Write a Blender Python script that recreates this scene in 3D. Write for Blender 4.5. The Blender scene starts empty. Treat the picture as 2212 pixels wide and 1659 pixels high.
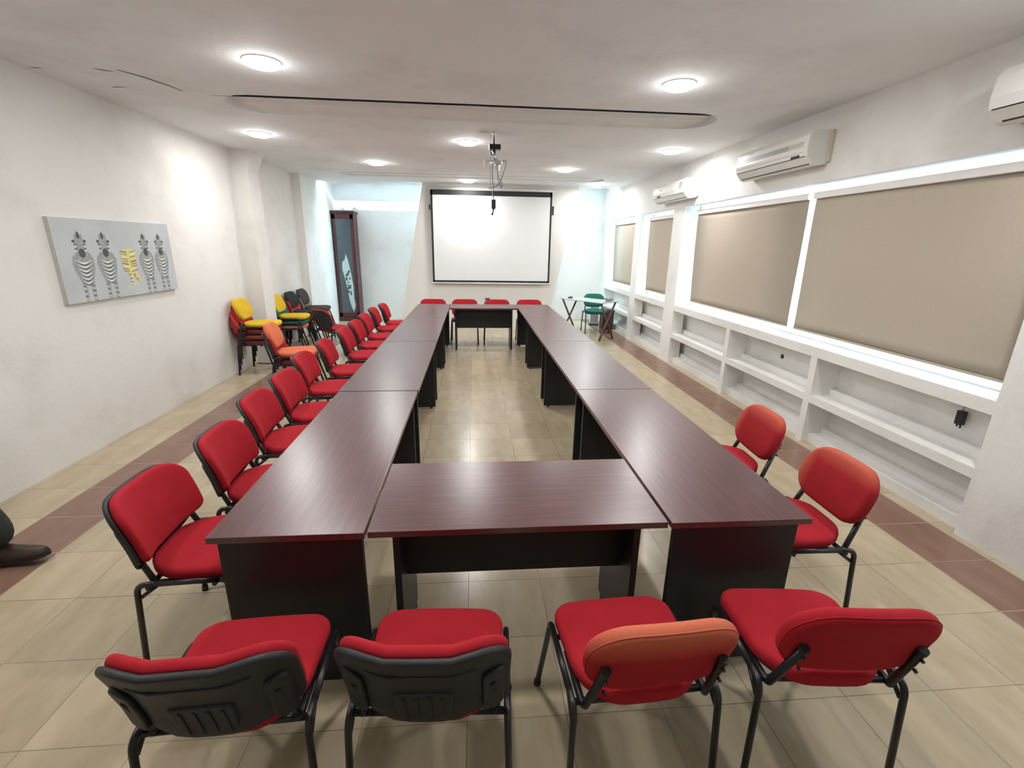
import bpy, bmesh, math, random
from mathutils import Vector, Matrix
random.seed(7)
PI = math.pi
R = math.radians
sc = bpy.context.scene
C = sc.collection

# ------------------------------------------------------------------ camera
F_PX, PITCH, YAW, ROLL, CAM_H = 1007.6, 0.2888, 0.0855, 0.0166, 1.7915
cam = bpy.data.cameras.new('camera'); camo = bpy.data.objects.new('camera', cam); C.objects.link(camo)
cam.sensor_fit = 'HORIZONTAL'; cam.sensor_width = 36.0; cam.lens = F_PX * 36.0 / 2212.0
cam.clip_start = 0.02; cam.clip_end = 200
cyw, syw, cpt, spt = math.cos(YAW), math.sin(YAW), math.cos(PITCH), math.sin(PITCH)
fwd = Vector((syw * cpt, cyw * cpt, -spt)); rgt = Vector((cyw, -syw, 0)); up = rgt.cross(fwd)
r2 = rgt * math.cos(ROLL) + up * math.sin(ROLL); u2 = up * math.cos(ROLL) - rgt * math.sin(ROLL)
mm = Matrix((r2, u2, -fwd)).transposed().to_4x4(); mm.translation = Vector((0, 0, CAM_H))
camo.matrix_world = mm
sc.camera = camo

# ------------------------------------------------------------------ world, sun, large lights, exposure
EXPOSURE = -0.22
SKY_STR = 4.2
SUN_STR = 8.0
LAMP_W = 27.0
w = bpy.data.worlds.new('world'); sc.world = w; w.use_nodes = True
bg = w.node_tree.nodes['Background']; bg.inputs[0].default_value = (0.78, 0.90, 1.0, 1); bg.inputs[1].default_value = SKY_STR
sun = bpy.data.lights.new('sun', 'SUN'); sun.energy = SUN_STR; sun.angle = R(1.2); sun.color = (1.0, 0.98, 0.95)
so = bpy.data.objects.new('sun', sun); C.objects.link(so)
so.rotation_euler = Vector((-0.13, 1.0, -0.52)).to_track_quat('-Z', 'Y').to_euler()
def area(name, loc, direc, sx, sy, energy, col):
    l = bpy.data.lights.new(name, 'AREA'); l.shape = 'RECTANGLE'; l.size = sx; l.size_y = sy; l.energy = energy; l.color = col
    o = bpy.data.objects.new(name, l); C.objects.link(o); o.location = loc
    o.rotation_euler = Vector(direc).to_track_quat('-Z', 'Y').to_euler()
    return o
area('skylight_daylight', (-0.05, 11.15, 3.9), (0, 0.02, -1), 6.2, 1.0, 700, (0.54, 0.83, 1.0))
sc.view_settings.view_transform = 'Standard'; sc.view_settings.look = 'None'
sc.view_settings.gamma = 1.0; sc.view_settings.use_curve_mapping = False
sc.view_settings.exposure = EXPOSURE
sc.cycles.max_bounces = 10; sc.cycles.diffuse_bounces = 6; sc.cycles.transparent_max_bounces = 12

# ------------------------------------------------------------------ materials
def new_mat(name):
    m = bpy.data.materials.new(name); m.use_nodes = True
    nt = m.node_tree; nt.nodes.clear()
    out = nt.nodes.new('ShaderNodeOutputMaterial'); b = nt.nodes.new('ShaderNodeBsdfPrincipled')
    nt.links.new(b.outputs[0], out.inputs[0])
    return m, nt, b
def coords(nt, scale=(1, 1, 1), kind='Object'):
    tc = nt.nodes.new('ShaderNodeTexCoord'); mp = nt.nodes.new('ShaderNodeMapping')
    mp.inputs['Scale'].default_value = scale
    nt.links.new(tc.outputs[kind], mp.inputs[0]); return mp.outputs[0]
def noise(nt, vec, scale, detail=4, rough=.5):
    n = nt.nodes.new('ShaderNodeTexNoise'); n.inputs['Scale'].default_value = scale
    n.inputs['Detail'].default_value = detail; n.inputs['Roughness'].default_value = rough
    nt.links.new(vec, n.inputs['Vector']); return n.outputs[0]
def ramp(nt, fac, stops):
    r = nt.nodes.new('ShaderNodeValToRGB'); e = r.color_ramp.elements
    e[0].position, e[0].color = stops[0][0], (*stops[0][1], 1)
    e[1].position, e[1].color = stops[-1][0], (*stops[-1][1], 1)
    for p, c in stops[1:-1]:
        x = e.new(p); x.color = (*c, 1)
    nt.links.new(fac, r.inputs[0]); return r.outputs[0]
def bump(nt, b, h, strength, dist):
    n = nt.nodes.new('ShaderNodeBump'); n.inputs['Strength'].default_value = strength; n.inputs['Distance'].default_value = dist
    nt.links.new(h, n.inputs['Height']); nt.links.new(n.outputs[0], b.inputs['Normal'])
def simple(name, col, rough=.5, metal=0, spec=.5, var=0.06, nscale=8, bumpn=0, bdist=.002, bscale=200):
    m, nt, b = new_mat(name); v = coords(nt)
    n = noise(nt, v, nscale)
    lo = tuple(c * (1 - var) for c in col); hi = tuple(min(1, c * (1 + var)) for c in col)
    nt.links.new(ramp(nt, n, [(.3, lo), (.7, hi)]), b.inputs['Base Color'])
    b.inputs['Roughness'].default_value = rough; b.inputs['Metallic'].default_value = metal
    b.inputs['Specular IOR Level'].default_value = spec
    if bumpn: bump(nt, b, noise(nt, v, bscale, 3), bumpn, bdist)
    return m
def plaster(name, col, dirt=None, var=.05, nscale=1.3, bs=.25):
    m, nt, b = new_mat(name); v = coords(nt)
    n = noise(nt, v, nscale, 6, .6)
    lo = tuple(c * (1 - var) for c in (dirt or col))
    nt.links.new(ramp(nt, n, [(.32, lo), (.5, col), (.75, tuple(min(1, c * (1 + var * .5)) for c in col))]), b.inputs['Base Color'])
    b.inputs['Roughness'].default_value = .75; b.inputs['Specular IOR Level'].default_value = .25
    bump(nt, b, noise(nt, v, 26, 6, .65), bs, .012)
    return m
M = {}
M['wall'] = plaster('wall_plaster', (.745, .73, .70), (.70, .68, .635))
M['wall_white'] = plaster('white_painted_plaster', (.80, .80, .78), (.74, .735, .71))
M['ceiling'] = plaster('ceiling_plaster', (.80, .82, .835), (.765, .78, .79), bs=.35)
M['panel'] = plaster('screen_wall_paint', (.78, .765, .74), var=.02, bs=.1)
M['black_metal'] = simple('black_painted_metal', (.012, .012, .014), .35, 0, .5)
M['black_plastic'] = simple('black_plastic', (.022, .023, .025), .5, 0, .4, bumpn=.2, bscale=400)
M['black_panel'] = simple('black_melamine', (.014, .0145, .017), .42, 0, .4)
M['chrome'] = simple('chrome', (.7, .72, .75), .15, 1)
M['white_plastic'] = simple('white_plastic', (.78, .775, .75), .35, 0, .5, var=.02)
M['grey_plastic'] = simple('grey_plastic', (.34, .34, .34), .4)
M['ivory_plastic'] = simple('ivory_plastic', (.55, .52, .42), .4)
M['dark_plastic'] = simple('dark_display', (.02, .02, .025), .2)
M['frame_white'] = simple('white_window_frame', (.75, .77, .78), .4)
M['screen_fabric'] = simple('screen_fabric', (.80, .82, .82), .42, 0, .35, var=.01)
M['dark_wood'] = simple('dark_red_wood', (.075, .022, .022), .35, 0, .5, var=.25, nscale=14)
M['brown_wood'] = simple('brown_wood', (.16, .075, .05), .45, 0, .4, var=.25, nscale=14)
M['cabinet_glass'] = simple('cabinet_glass_dark', (.05, .075, .09), .08, 0, .8)
M['etched_glass'] = simple('etched_glass', (.50, .60, .62), .3)
M['table_glass'] = simple('frosted_glass_top', (.42, .48, .46), .12, 0, .7)
M['paper'] = simple('paper', (.85, .85, .83), .7)
M['trouser'] = simple('trouser_cloth', (.016, .022, .019), .85, bumpn=.4, bscale=120)
M['shoe'] = simple('brown_leather', (.045, .026, .017), .5)
M['sole'] = simple('dark_sole', (.01, .01, .01), .6)
M['skin'] = simple('skin', (.38, .20, .13), .55)
M['shirt'] = simple('shirt_cloth', (.25, .30, .38), .85)
M['hair'] = simple('hair', (.015, .011, .009), .6)
M['canvas_side'] = simple('canvas_edge', (.52, .50, .47), .8)
M['crack'] = simple('ceiling_stain', (.16, .15, .12), .9)
M['crack_soft'] = simple('ceiling_stain_pale', (.44, .41, .33), .9)

def fabric(name, col, fade=None, sheen=.10):
    m, nt, b = new_mat(name); v = coords(nt)
    n = noise(nt, v, 9, 5, .6)
    c2 = tuple(c * .86 for c in col)
    nt.links.new(ramp(nt, n, [(.3, c2), (.7, col)]), b.inputs['Base Color'])
    if fade:                         # sun-bleached cloth towards the upper outer rim of the backrest
        tc = nt.nodes.new('ShaderNodeTexCoord'); sp = nt.nodes.new('ShaderNodeSeparateXYZ'); nt.links.new(tc.outputs['Object'], sp.inputs[0])
        mr = nt.nodes.new('ShaderNodeMapRange'); nt.links.new(sp.outputs[2], mr.inputs[0])
        mr.inputs[1].default_value = fade[2][0]; mr.inputs[2].default_value = fade[2][1]
        mx = nt.nodes.new('ShaderNodeMapRange'); nt.links.new(sp.outputs[0], mx.inputs[0])
        mx.inputs[1].default_value = fade[1][0]; mx.inputs[2].default_value = fade[1][1]
        ad = nt.nodes.new('ShaderNodeMath'); ad.operation = 'MAXIMUM'; nt.links.new(mr.outputs[0], ad.inputs[0]); nt.links.new(mx.outputs[0], ad.inputs[1])
        mu = nt.nodes.new('ShaderNodeMath'); mu.operation = 'MULTIPLY'; nt.links.new(ad.outputs[0], mu.inputs[0]); mu.inputs[1].default_value = .95
        mixc = nt.nodes.new('ShaderNodeMixRGB'); nt.links.new(mu.outputs[0], mixc.inputs[0])
        nt.links.new(b.inputs['Base Color'].links[0].from_socket, mixc.inputs[1]); mixc.inputs[2].default_value = (*fade[0], 1)
        nt.links.new(mixc.outputs[0], b.inputs['Base Color'])
    b.inputs['Roughness'].default_value = .9; b.inputs['Specular IOR Level'].default_value = .15
    b.inputs['Sheen Weight'].default_value = sheen; b.inputs['Sheen Roughness'].default_value = .5
    b.inputs['Sheen Tint'].default_value = (*[min(1, c * 1.6 + .1) for c in col], 1)
    vo = nt.nodes.new('ShaderNodeTexVoronoi'); vo.inputs['Scale'].default_value = 420; nt.links.new(v, vo.inputs['Vector'])
    bump(nt, b, vo.outputs[0], .25, .0012)
    return m
RED = (.42, .018, .028)
M['red'] = fabric('red_fabric', RED)
M['red_fade'] = fabric('red_fabric_faded_rim', (.41, .020, .028), ((.62, .165, .09), (.16, .27), (.66, .79)))
M['red_fade2'] = fabric('red_fabric_faded_side', (.38, .020, .028), ((.60, .175, .10), (.14, .245), (.72, .84)))
M['orange'] = fabric('orange_fabric', (.66, .17, .08))
M['red_dark'] = fabric('dull_red_fabric', (.36, .03, .035))
M['orange_red'] = fabric('faded_orange_red_fabric', (.48, .085, .05))
M['pink'] = fabric('red_pink_fabric', (.55, .05, .07))
M['yellow'] = fabric('yellow_fabric', (.64, .42, .03))
M['green'] = fabric('green_fabric', (.02, .16, .12))
M['black_cloth'] = fabric('black_fabric', (.025, .028, .03), sheen=.1)
M['grey_cloth'] = fabric('dark_grey_fabric', (.055, .05, .045), sheen=.1)
M['khaki'] = fabric('khaki_fabric', (.26, .25, .15))

def tile_mat():
    m, nt, b = new_mat('floor_tiles')
    tc = nt.nodes.new('ShaderNodeTexCoord'); sp = nt.nodes.new('ShaderNodeSeparateXYZ'); nt.links.new(tc.outputs['Object'], sp.inputs[0])
    def math_(op, a, bb=None, v=None):
        n = nt.nodes.new('ShaderNodeMath'); n.operation = op
        nt.links.new(a, n.inputs[0])
        if bb is not None: nt.links.new(bb, n.inputs[1])
        elif v is not None: n.inputs[1].default_value = v
        return n.outputs[0]
    S = .3976
    gy = math_('ADD', sp.outputs[1], v=-1.3832 + 20 * S)
    dx = math_('ADD', sp.outputs[0], v=.0362)
    ux = math_('ADD', math_('DIVIDE', math_('MINIMUM', dx, v=0.0), v=.405), math_('DIVIDE', math_('MAXIMUM', dx, v=0.0), v=.395)); ux = math_('ADD', ux, v=20.0); uy = math_('DIVIDE', gy, v=S)
    fx = math_('FRACT', ux); fy = math_('FRACT', uy)
    ix = math_('FLOOR', ux); iy = math_('FLOOR', uy)
    def edge(f):
        a = math_('SUBTRACT', f, v=.5); a = math_('ABSOLUTE', a); return math_('GREATER_THAN', a, v=.5 - .0048)
    g = math_('MAXIMUM', edge(fx), edge(fy))
    cb = nt.nodes.new('ShaderNodeCombineXYZ'); nt.links.new(ix, cb.inputs[0]); nt.links.new(iy, cb.inputs[1])
    wn = nt.nodes.new('ShaderNodeTexWhiteNoise'); nt.links.new(cb.outputs[0], wn.inputs['Vector'])
    # streaky stone: stretched noise offset per tile
    va = nt.nodes.new('ShaderNodeVectorMath'); va.operation = 'MULTIPLY_ADD'
    nt.links.new(wn.outputs['Color'], va.inputs[0]); va.inputs[1].default_value = (9, 9, 9); nt.links.new(tc.outputs['Object'], va.inputs[2])
    mp = nt.nodes.new('ShaderNodeMapping'); mp.inputs['Scale'].default_value = (4.5, 1.3, 1); mp.inputs['Rotation'].default_value = (0, 0, R(24)); nt.links.new(va.outputs[0], mp.inputs[0])
    n = noise(nt, mp.outputs[0], 2.2, 5, .55)
    beige = ramp(nt, n, [(.25, (.40, .325, .212)), (.5, (.46, .38, .258)), (.78, (.51, .43, .305))])
    mv = nt.nodes.new('ShaderNodeMapRange'); nt.links.new(wn.outputs['Value'], mv.inputs[0]); mv.inputs[3].default_value = .93; mv.inputs[4].default_value = 1.05
    mm_ = nt.nodes.new('ShaderNodeVectorMath'); mm_.operation = 'SCALE'; nt.links.new(beige, mm_.inputs[0]); nt.links.new(mv.outputs[0], mm_.inputs[3])
    brown = ramp(nt, n, [(.3, (.205, .115, .082)), (.7, (.255, .150, .110))])
    def band(a, bb):
        p = math_('GREATER_THAN', ux, v=a); q = math_('LESS_THAN', ux, v=bb); return math_('MULTIPLY', p, q)
    st = math_('MAXIMUM', band(13.0, 14.0), band(27.0, 28.0))
    m1 = nt.nodes.new('ShaderNodeMixRGB'); nt.links.new(st, m1.inputs[0]); nt.links.new(mm_.outputs[0], m1.inputs[1]); nt.links.new(brown, m1.inputs[2])
    gc = nt.nodes.new('ShaderNodeMixRGB'); nt.links.new(st, gc.inputs[0]); gc.inputs[1].default_value = (.19, .155, .11, 1); gc.inputs[2].default_value = (.5, .40, .32, 1)
    gn = noise(nt, coords(nt), 3, 3); gm = math_('MULTIPLY', g, ramp(nt, gn, [(.35, (.45, .45, .45)), (.6, (1, 1, 1))]))
    m2 = nt.nodes.new('ShaderNodeMixRGB'); nt.links.new(gm, m2.inputs[0]); nt.links.new(m1.outputs[0], m2.inputs[1]); nt.links.new(gc.outputs[0], m2.inputs[2])
    nt.links.new(m2.outputs[0], b.inputs['Base Color'])
    rr = nt.nodes.new('ShaderNodeMapRange'); nt.links.new(n, rr.inputs[0]); rr.inputs[3].default_value = .16; rr.inputs[4].default_value = .30
    nt.links.new(rr.outputs[0], b.inputs['Roughness'])
    b.inputs['Specular IOR Level'].default_value = .45
    inv = math_('SUBTRACT', g, v=1); inv = math_('MULTIPLY', inv, v=-1)
    bump(nt, b, inv, .25, .001)
    return m
M['floor'] = tile_mat()

def desk_mat(name, rot):
    m, nt, b = new_mat(name)
    tc = nt.nodes.new('ShaderNodeTexCoord'); mp = nt.nodes.new('ShaderNodeMapping')
    mp.inputs['Scale'].default_value = (26, 1.6, 6) if not rot else (1.6, 26, 6)
    nt.links.new(tc.outputs['Object'], mp.inputs[0])
    n = noise(nt, mp.outputs[0], 2.4, 6, .6)
    nt.links.new(ramp(nt, n, [(.28, (.058, .017, .018)), (.5, (.085, .025, .026)), (.75, (.125, .042, .042))]), b.inputs['Base Color'])
    b.inputs['Roughness'].default_value = .30; b.inputs['Specular IOR Level'].default_value = 1.0
    bump(nt, b, n, .012, .0003)
    return m
M['desk_y'] = desk_mat('mahogany_laminate_lengthwise', False)
M['desk_x'] = desk_mat('mahogany_laminate_crosswise', True)

def blind_mat():
    m, nt, b = new_mat('beige_blind_fabric')
    v = coords(nt, (1, 1, 1)); n = noise(nt, v, 40, 4, .7); n2 = noise(nt, v, .9, 2)
    col = ramp(nt, n, [(.3, (.50, .435, .355)), (.7, (.53, .465, .38))])
    nt.links.new(col, b.inputs['Base Color']); b.inputs['Roughness'].default_value = .85; b.inputs['Specular IOR Level'].default_value = .2
    tr = nt.nodes.new('ShaderNodeBsdfTranslucent'); nt.links.new(col, tr.inputs[0])
    mx = nt.nodes.new('ShaderNodeMixShader'); mx.inputs[0].default_value = .14
    out = [x for x in nt.nodes if x.type == 'OUTPUT_MATERIAL'][0]
    nt.links.new(b.outputs[0], mx.inputs[1]); nt.links.new(tr.outputs[0], mx.inputs[2]); nt.links.new(mx.outputs[0], out.inputs[0])
    return m
M['blind'] = blind_mat()
def glass_mat():
    m, nt, b = new_mat('window_glass'); nt.nodes.remove(b)
    out = [x for x in nt.nodes if x.type == 'OUTPUT_MATERIAL'][0]
    t = nt.nodes.new('ShaderNodeBsdfTransparent'); t.inputs[0].default_value = (.95, .98, 1, 1)
    g = nt.nodes.new('ShaderNodeBsdfGlossy'); g.inputs['Roughness'].default_value = .02
    lw = nt.nodes.new('ShaderNodeLayerWeight'); lw.inputs[0].default_value = .3
    f = nt.nodes.new('ShaderNodeMath'); f.operation = 'MULTIPLY'; nt.links.new(lw.outputs['Facing'], f.inputs[0]); f.inputs[1].default_value = .12
    mx = nt.nodes.new('ShaderNodeMixShader'); nt.links.new(f.outputs[0], mx.inputs[0]); nt.links.new(t.outputs[0], mx.inputs[1]); nt.links.new(g.outputs[0], mx.inputs[2])
    nt.links.new(mx.outputs[0], out.inputs[0]); return m
M['glass'] = glass_mat()
def emit_mat(name, col, s):
    m, nt, b = new_mat(name); b.inputs['Base Color'].default_value = (*col, 1)
    b.inputs['Emission Color'].default_value = (*col, 1); b.inputs['Emission Strength'].default_value = s; return m
M['lamp_on'] = emit_mat('lit_lamp_diffuser', (1, .98, .94), 14)

# ------------------------------------------------------------------ mesh helpers
def add_box(bm, x0, x1, y0, y1, z0, z1, mi=0):
    vs = [bm.verts.new((x, y, z)) for z in (z0, z1) for y in (y0, y1) for x in (x0, x1)]
    for q in ((0, 2, 3, 1), (4, 5, 7, 6), (0, 1, 5, 4), (2, 6, 7, 3), (0, 4, 6, 2), (1, 3, 7, 5)):
        f = bm.faces.new([vs[i] for i in q]); f.material_index = mi
def smooth_path(pts, rad=.05, n=5):
    """polyline with rounded corners"""
    P = [Vector(p) for p in pts]; out = [P[0]]
    for i in range(1, len(P) - 1):
        a, b, c = P[i - 1], P[i], P[i + 1]
        d1, d2 = (a - b), (c - b); r = min(rad, d1.length * .48, d2.length * .48)
        s, e = b + d1.normalized() * r, b + d2.normalized() * r
        for k in range(n + 1):
            t = k / n; out.append(s * (1 - t) ** 2 + b * 2 * t * (1 - t) + e * t * t)
    out.append(P[-1]); return out
def add_tube(bm, pts, r, seg=10, mi=0, squash=1.0, caps=True, radii=None):
    P = [Vector(p) for p in pts]; rings = []; prev = None
    for i, p in enumerate(P):
        if i == 0: t = P[1] - P[0]
        elif i == len(P) - 1: t = P[-1] - P[-2]
        else: t = (P[i + 1] - P[i]).normalized() + (P[i] - P[i - 1]).normalized()
        t.normalize()
        if prev is None:
            ref = Vector((1, 0, 0)) if abs(t.x) < .9 else Vector((0, 1, 0))
            a = (ref - t * ref.dot(t)).normalized()
        else:
            a = (prev - t * prev.dot(t)).normalized()
        prev = a; b = t.cross(a)
        rr = radii[i] if radii else r
        rings.append([bm.verts.new(p + a * math.cos(2 * PI * k / seg) * rr * squash + b * math.sin(2 * PI * k / seg) * rr) for k in range(seg)])
    for A, B in zip(rings, rings[1:]):
        for k in range(seg):
            f = bm.faces.new((A[k], A[(k + 1) % seg], B[(k + 1) % seg], B[k])); f.smooth = True; f.material_index = mi
    if caps:
        for rg, fl in ((rings[0], True), (rings[-1], False)):
            f = bm.faces.new(list(reversed(rg)) if fl else rg); f.material_index = mi
def add_lathe(bm, prof, cx, cy, cz, seg=24, mi=0, smooth=True):
    rings = []
    for r, z in prof:
        rings.append([bm.verts.new((cx + r * math.cos(2 * PI * k / seg), cy + r * math.sin(2 * PI * k / seg), cz + z)) for k in range(seg)])
    for A, B in zip(rings, rings[1:]):
        for k in range(seg):
            f = bm.faces.new((A[k], A[(k + 1) % seg], B[(k + 1) % seg], B[k])); f.smooth = smooth; f.material_index = mi
    for rg in (rings[0], rings[-1]):
        if (rg[0].co - rg[seg // 2].co).length > 1e-5:
            f = bm.faces.new(rg); f.material_index = mi
def outline(w, h, r, n=7, taper=0.0, bulge=0.0):
    """rounded rectangle outline centred at the origin; taper narrows the low side, bulge rounds the sides"""
    pts = []
    rs = r if isinstance(r, (list, tuple)) else (r, r, r, r)      # corners: tr, tl, bl, br
    for (sx, sy, a0), rr in zip(((1, 1, 0), (-1, 1, 90), (-1, -1, 180), (1, -1, 270)), rs):
        for k in range(n + 1):
            a = R(a0 + 90 * k / n)
            x = sx * (w / 2 - rr) + rr * math.cos(a); y = sy * (h / 2 - rr) + rr * math.sin(a)
            pts.append((x, y))
    # subdivide long straight stretches so curvature can bend them
    out = []
    for i, p in enumerate(pts):
        q = pts[(i + 1) % len(pts)]; d = math.dist(p, q); m = max(1, int(d / .05))
        for k in range(m): out.append((p[0] + (q[0] - p[0]) * k / m, p[1] + (q[1] - p[1]) * k / m))
    res = []
    for x, y in out:
        t = (y / h + .5); s = 1 - taper * (1 - t)
        x = x * s
        y2 = y + (bulge * (1 - (2 * x / w) ** 2) * (1 if y > 0 else -1))
        res.append((x, y2))
    return res
def add_pad(bm, ol, t, edge=.02, dome=.0, deform=None, mi=0, flat_back=False):
    """slab from outline ol in local xy, thickness t along z (0..t), rounded rim; deform maps (x,y,z)->Vector"""
    n = len(ol); cx = sum(p[0] for p in ol) / n; cy = sum(p[1] for p in ol) / n
    def inset(d, z):
        ring = []
        for i, p in enumerate(ol):
            a, b = ol[i - 1], ol[(i + 1) % n]
            tx, ty = b[0] - a[0], b[1] - a[1]; L = math.hypot(tx, ty) or 1
            nx, ny = -ty / L, tx / L
            ring.append((p[0] + nx * d, p[1] + ny * d, z))
        return ring
    rings = []
    K = 4
    if flat_back: rings.append(inset(0, 0))
    else:
        for k in range(K): a = PI / 2 * k / K; rings.append(inset(edge * (1 - math.sin(a)), edge * (1 - math.cos(a))))
    for k in range(K + 1): a = PI / 2 * k / K; rings.append(inset(edge * (1 - math.cos(a)), t - edge * (1 - math.sin(a))))
    # inner rings toward the centre (dome)
    last = rings[-1]
    for s in (.8, .55, .28):
        rings.append([(cx + (x - cx) * s, cy + (y - cy) * s, z + dome * (1 - s * s)) for x, y, z in last])
    first = rings[0]; inner = [[(cx + (x - cx) * s, cy + (y - cy) * s, z) for x, y, z in first] for s in (.28, .55, .8)]
    rings = inner + rings
    D = deform or (lambda x, y, z: Vector((x, y, z)))
    V = [[bm.verts.new(D(*p)) for p in r] for r in rings]
    for A, B in zip(V, V[1:]):
        for k in range(n):
            f = bm.faces.new((A[k], A[(k + 1) % n], B[(k + 1) % n], B[k])); f.smooth = True; f.material_index = mi
    for ring, z, dz, rev in ((V[0], rings[0][0][2], 0, True), (V[-1], None, dome, False)):
        zz = rings[0][0][2] if rev else max(p[2] for p in rings[-1])
        c = bm.verts.new(D(cx, cy, zz + (0 if rev else 0)))
        for k in range(n):
            f = bm.faces.new((ring[(k + 1) % n], ring[k], c) if rev else (ring[k], ring[(k + 1) % n], c)); f.smooth = True; f.material_index = mi
def finish(bm, bevel=0, segs=2):
    bmesh.ops.recalc_face_normals(bm, faces=bm.faces)
    if bevel:
        es = [e for e in bm.edges if len(e.link_faces) == 2 and e.calc_face_angle(0) > .6]
        bmesh.ops.bevel(bm, geom=es, offset=bevel, segments=segs, affect='EDGES', profile=.6)
def obj(name, bm, mats, parent=None, bevel=0, loc=None, rot=None):
    finish(bm, bevel)
    me = bpy.data.meshes.new(name); bm.to_mesh(me); bm.free()
    for m in (mats if isinstance(mats, (list, tuple)) else [mats]): me.materials.append(m)
    o = bpy.data.objects.new(name, me); C.objects.link(o)
    if parent: o.parent = parent
    if loc: o.location = loc
    if rot: o.rotation_euler = rot
    return o
def tag(o, label, cat, group=None):
    o['label'] = label; o['category'] = cat
    if group: o['group'] = group
    return o
def thing(name, label, cat, loc=(0, 0, 0), rotz=0, group=None):
    o = bpy.data.objects.new(name, None); o.empty_display_size = .1; C.objects.link(o)
    o.location = loc; o.rotation_euler = (0, 0, rotz)
    return tag(o, label, cat, group)
def struct(name, bm, m, parent=None, bevel=0):
    o = obj(name, bm, m, parent, bevel)
    if parent is None: o['kind'] = 'structure'
    return o
def B(*boxes):
    bm = bmesh.new()
    for b in boxes: add_box(bm, *b)
    return bm
def tube_bm(pts, r, rad=.05, seg=10, squash=1.0):
    bm = bmesh.new(); add_tube(bm, smooth_path(pts, rad), r, seg, squash=squash); return bm

# ------------------------------------------------------------------ room shell
XL, XR, YB, YN, ZC = -3.32, 3.18, 11.78, -2.6, 3.0
XO = 3.62                                            # outer face of the window wall
struct('floor', B((XL - .3, XO + .2, YN - .2, YB + .3, -.12, 0)), M['floor'])
# left wall with its two pilasters
bm = B((XL - .2, XL, YN, YB + .2, 0, 3.3))
struct('wall_left', bm, M['wall'])
bm = bmesh.new()
add_box(bm, XL, -3.10, 7.30, 7.66, 0, ZC)
# flared head of the pilaster
vs = [bm.verts.new(p) for p in ((-3.10, 7.30, 2.72), (-3.10, 7.62, 2.72), (-3.10, 7.62, 3.0), (-3.10, 7.30, 3.0), (-2.97, 7.30, 3.0), (-2.97, 7.62, 3.0))]
for q in ((0, 1, 2, 3), (0, 4, 5, 1), (3, 2, 5, 4), (0, 3, 4), (1, 5, 2)): bm.faces.new([vs[i] for i in q])
struct('trim_1', bm, M['wall'])
struct('trim_2', B((XL, -3.17, 9.6, YB, 0, 3.3)), M['wall_white'])
struct('wall_back', B((XL - .2, XO, YB, YB + .2, 0, 3.3)), M['wall_white'])
struct('wall_front', B((XL - .2, XO + .2, YN - .2, YN, 0, 3.3)), M['wall'])
# slanted free-standing wall that carries the screen
bm = bmesh.new()
PY0, PY1 = 10.52, 10.70
pa = [(-1.63, 0), (1.66, 0), (2.27, ZC), (-1.02, ZC)]
v0 = [bm.verts.new((x, PY0, z)) for x, z in pa]; v1 = [bm.verts.new((x, PY1, z)) for x, z in pa]
bm.faces.new(v0); bm.faces.new(list(reversed(v1)))
for k in range(4): bm.faces.new((v0[k], v1[k], v1[(k + 1) % 4], v0[(k + 1) % 4]))
struct('wall_screen', bm, M['panel'])
# ceiling, built round the two long recessed slots, open over the light well at the far end
def ceiling_mesh():
    bm = bmesh.new(); T = .3
    x0, x1 = XL - .2, XO
    Ysl = [(4.74, 5.36, -2.24, 2.42, .16), (9.22, 9.70, -2.41, 2.50, .13)]
    yend = 10.62
    y = YN - .2
    for a, b, s0, s1, d in Ysl:
        add_box(bm, x0, x1, y, a, ZC, ZC + T)
        add_box(bm, x0, s0, a, b, ZC, ZC + T); add_box(bm, s1, x1, a, b, ZC, ZC + T)
        # inside of the slot: flat top near, sloping far side
        q = [(a, ZC + d), (a + .16, ZC + d), (b - .2, ZC + .045), (b - .03, ZC + .02), (b, ZC), (b, ZC + T), (a, ZC + T)]
        A = [bm.verts.new((s0, yy, z)) for yy, z in q]; Bv = [bm.verts.new((s1, yy, z)) for yy, z in q]
        bm.faces.new(A); bm.faces.new(list(reversed(Bv)))
        for k in range(len(q)): bm.faces.new((A[k], Bv[k], Bv[(k + 1) % len(q)], A[(k + 1) % len(q)]))
        # rounded ends
        for xs, sg in ((s0, 1), (s1, -1)):
            n = 8; yc, rr = (a + b) / 2, (b - a) / 2
            arc = [(xs + sg * rr * (1 - math.cos(PI * k / n / 1)) if False else xs + sg * rr * (1 - math.sin(PI * k / n)), yc - rr * math.cos(PI * k / n)) for k in range(n + 1)]
            lo = [bm.verts.new((x, yy, ZC)) for x, yy in arc]; hi = [bm.verts.new((x, yy, ZC + T * .9)) for x, yy in arc]
            c0, c1 = bm.verts.new((xs, b, ZC)), bm.verts.new((xs, a, ZC))
            for k in range(n): bm.faces.new((lo[k], lo[k + 1], hi[k + 1], hi[k]))
            mid = bm.verts.new((xs, yc, ZC))
            for k in range(n // 2): bm.faces.new((c1, lo[k], lo[k + 1]))
            for k in range(n // 2, n): bm.faces.new((c0, lo[k], lo[k + 1]))
        y = b
    add_box(bm, x0, x1, y, 10.3, ZC, ZC + T); add_box(bm, x0, x1, 10.3, yend, ZC, ZC + .13)
    # roof strip over the far side of the light well, and its ragged plaster edge at the left
    add_box(bm, x0, x1, 11.04, YB + .2, ZC + .10, ZC + T)
    return bm
ceil = struct('ceiling', ceiling_mesh(), M['ceiling'])
struct('trim_5', B((-2.26, 2.36, 4.795, 4.803, ZC - .001, ZC + .10)), M['dark_plastic'])  # dark strip standing in for the shade inside the near slot
struct('trim_6', B((-2.3, 2.4, 9.25, 9.256, ZC + .001, ZC + .08)), M['grey_plastic'])  # grey strip that plays the dark interior shade of the far slot
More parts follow.
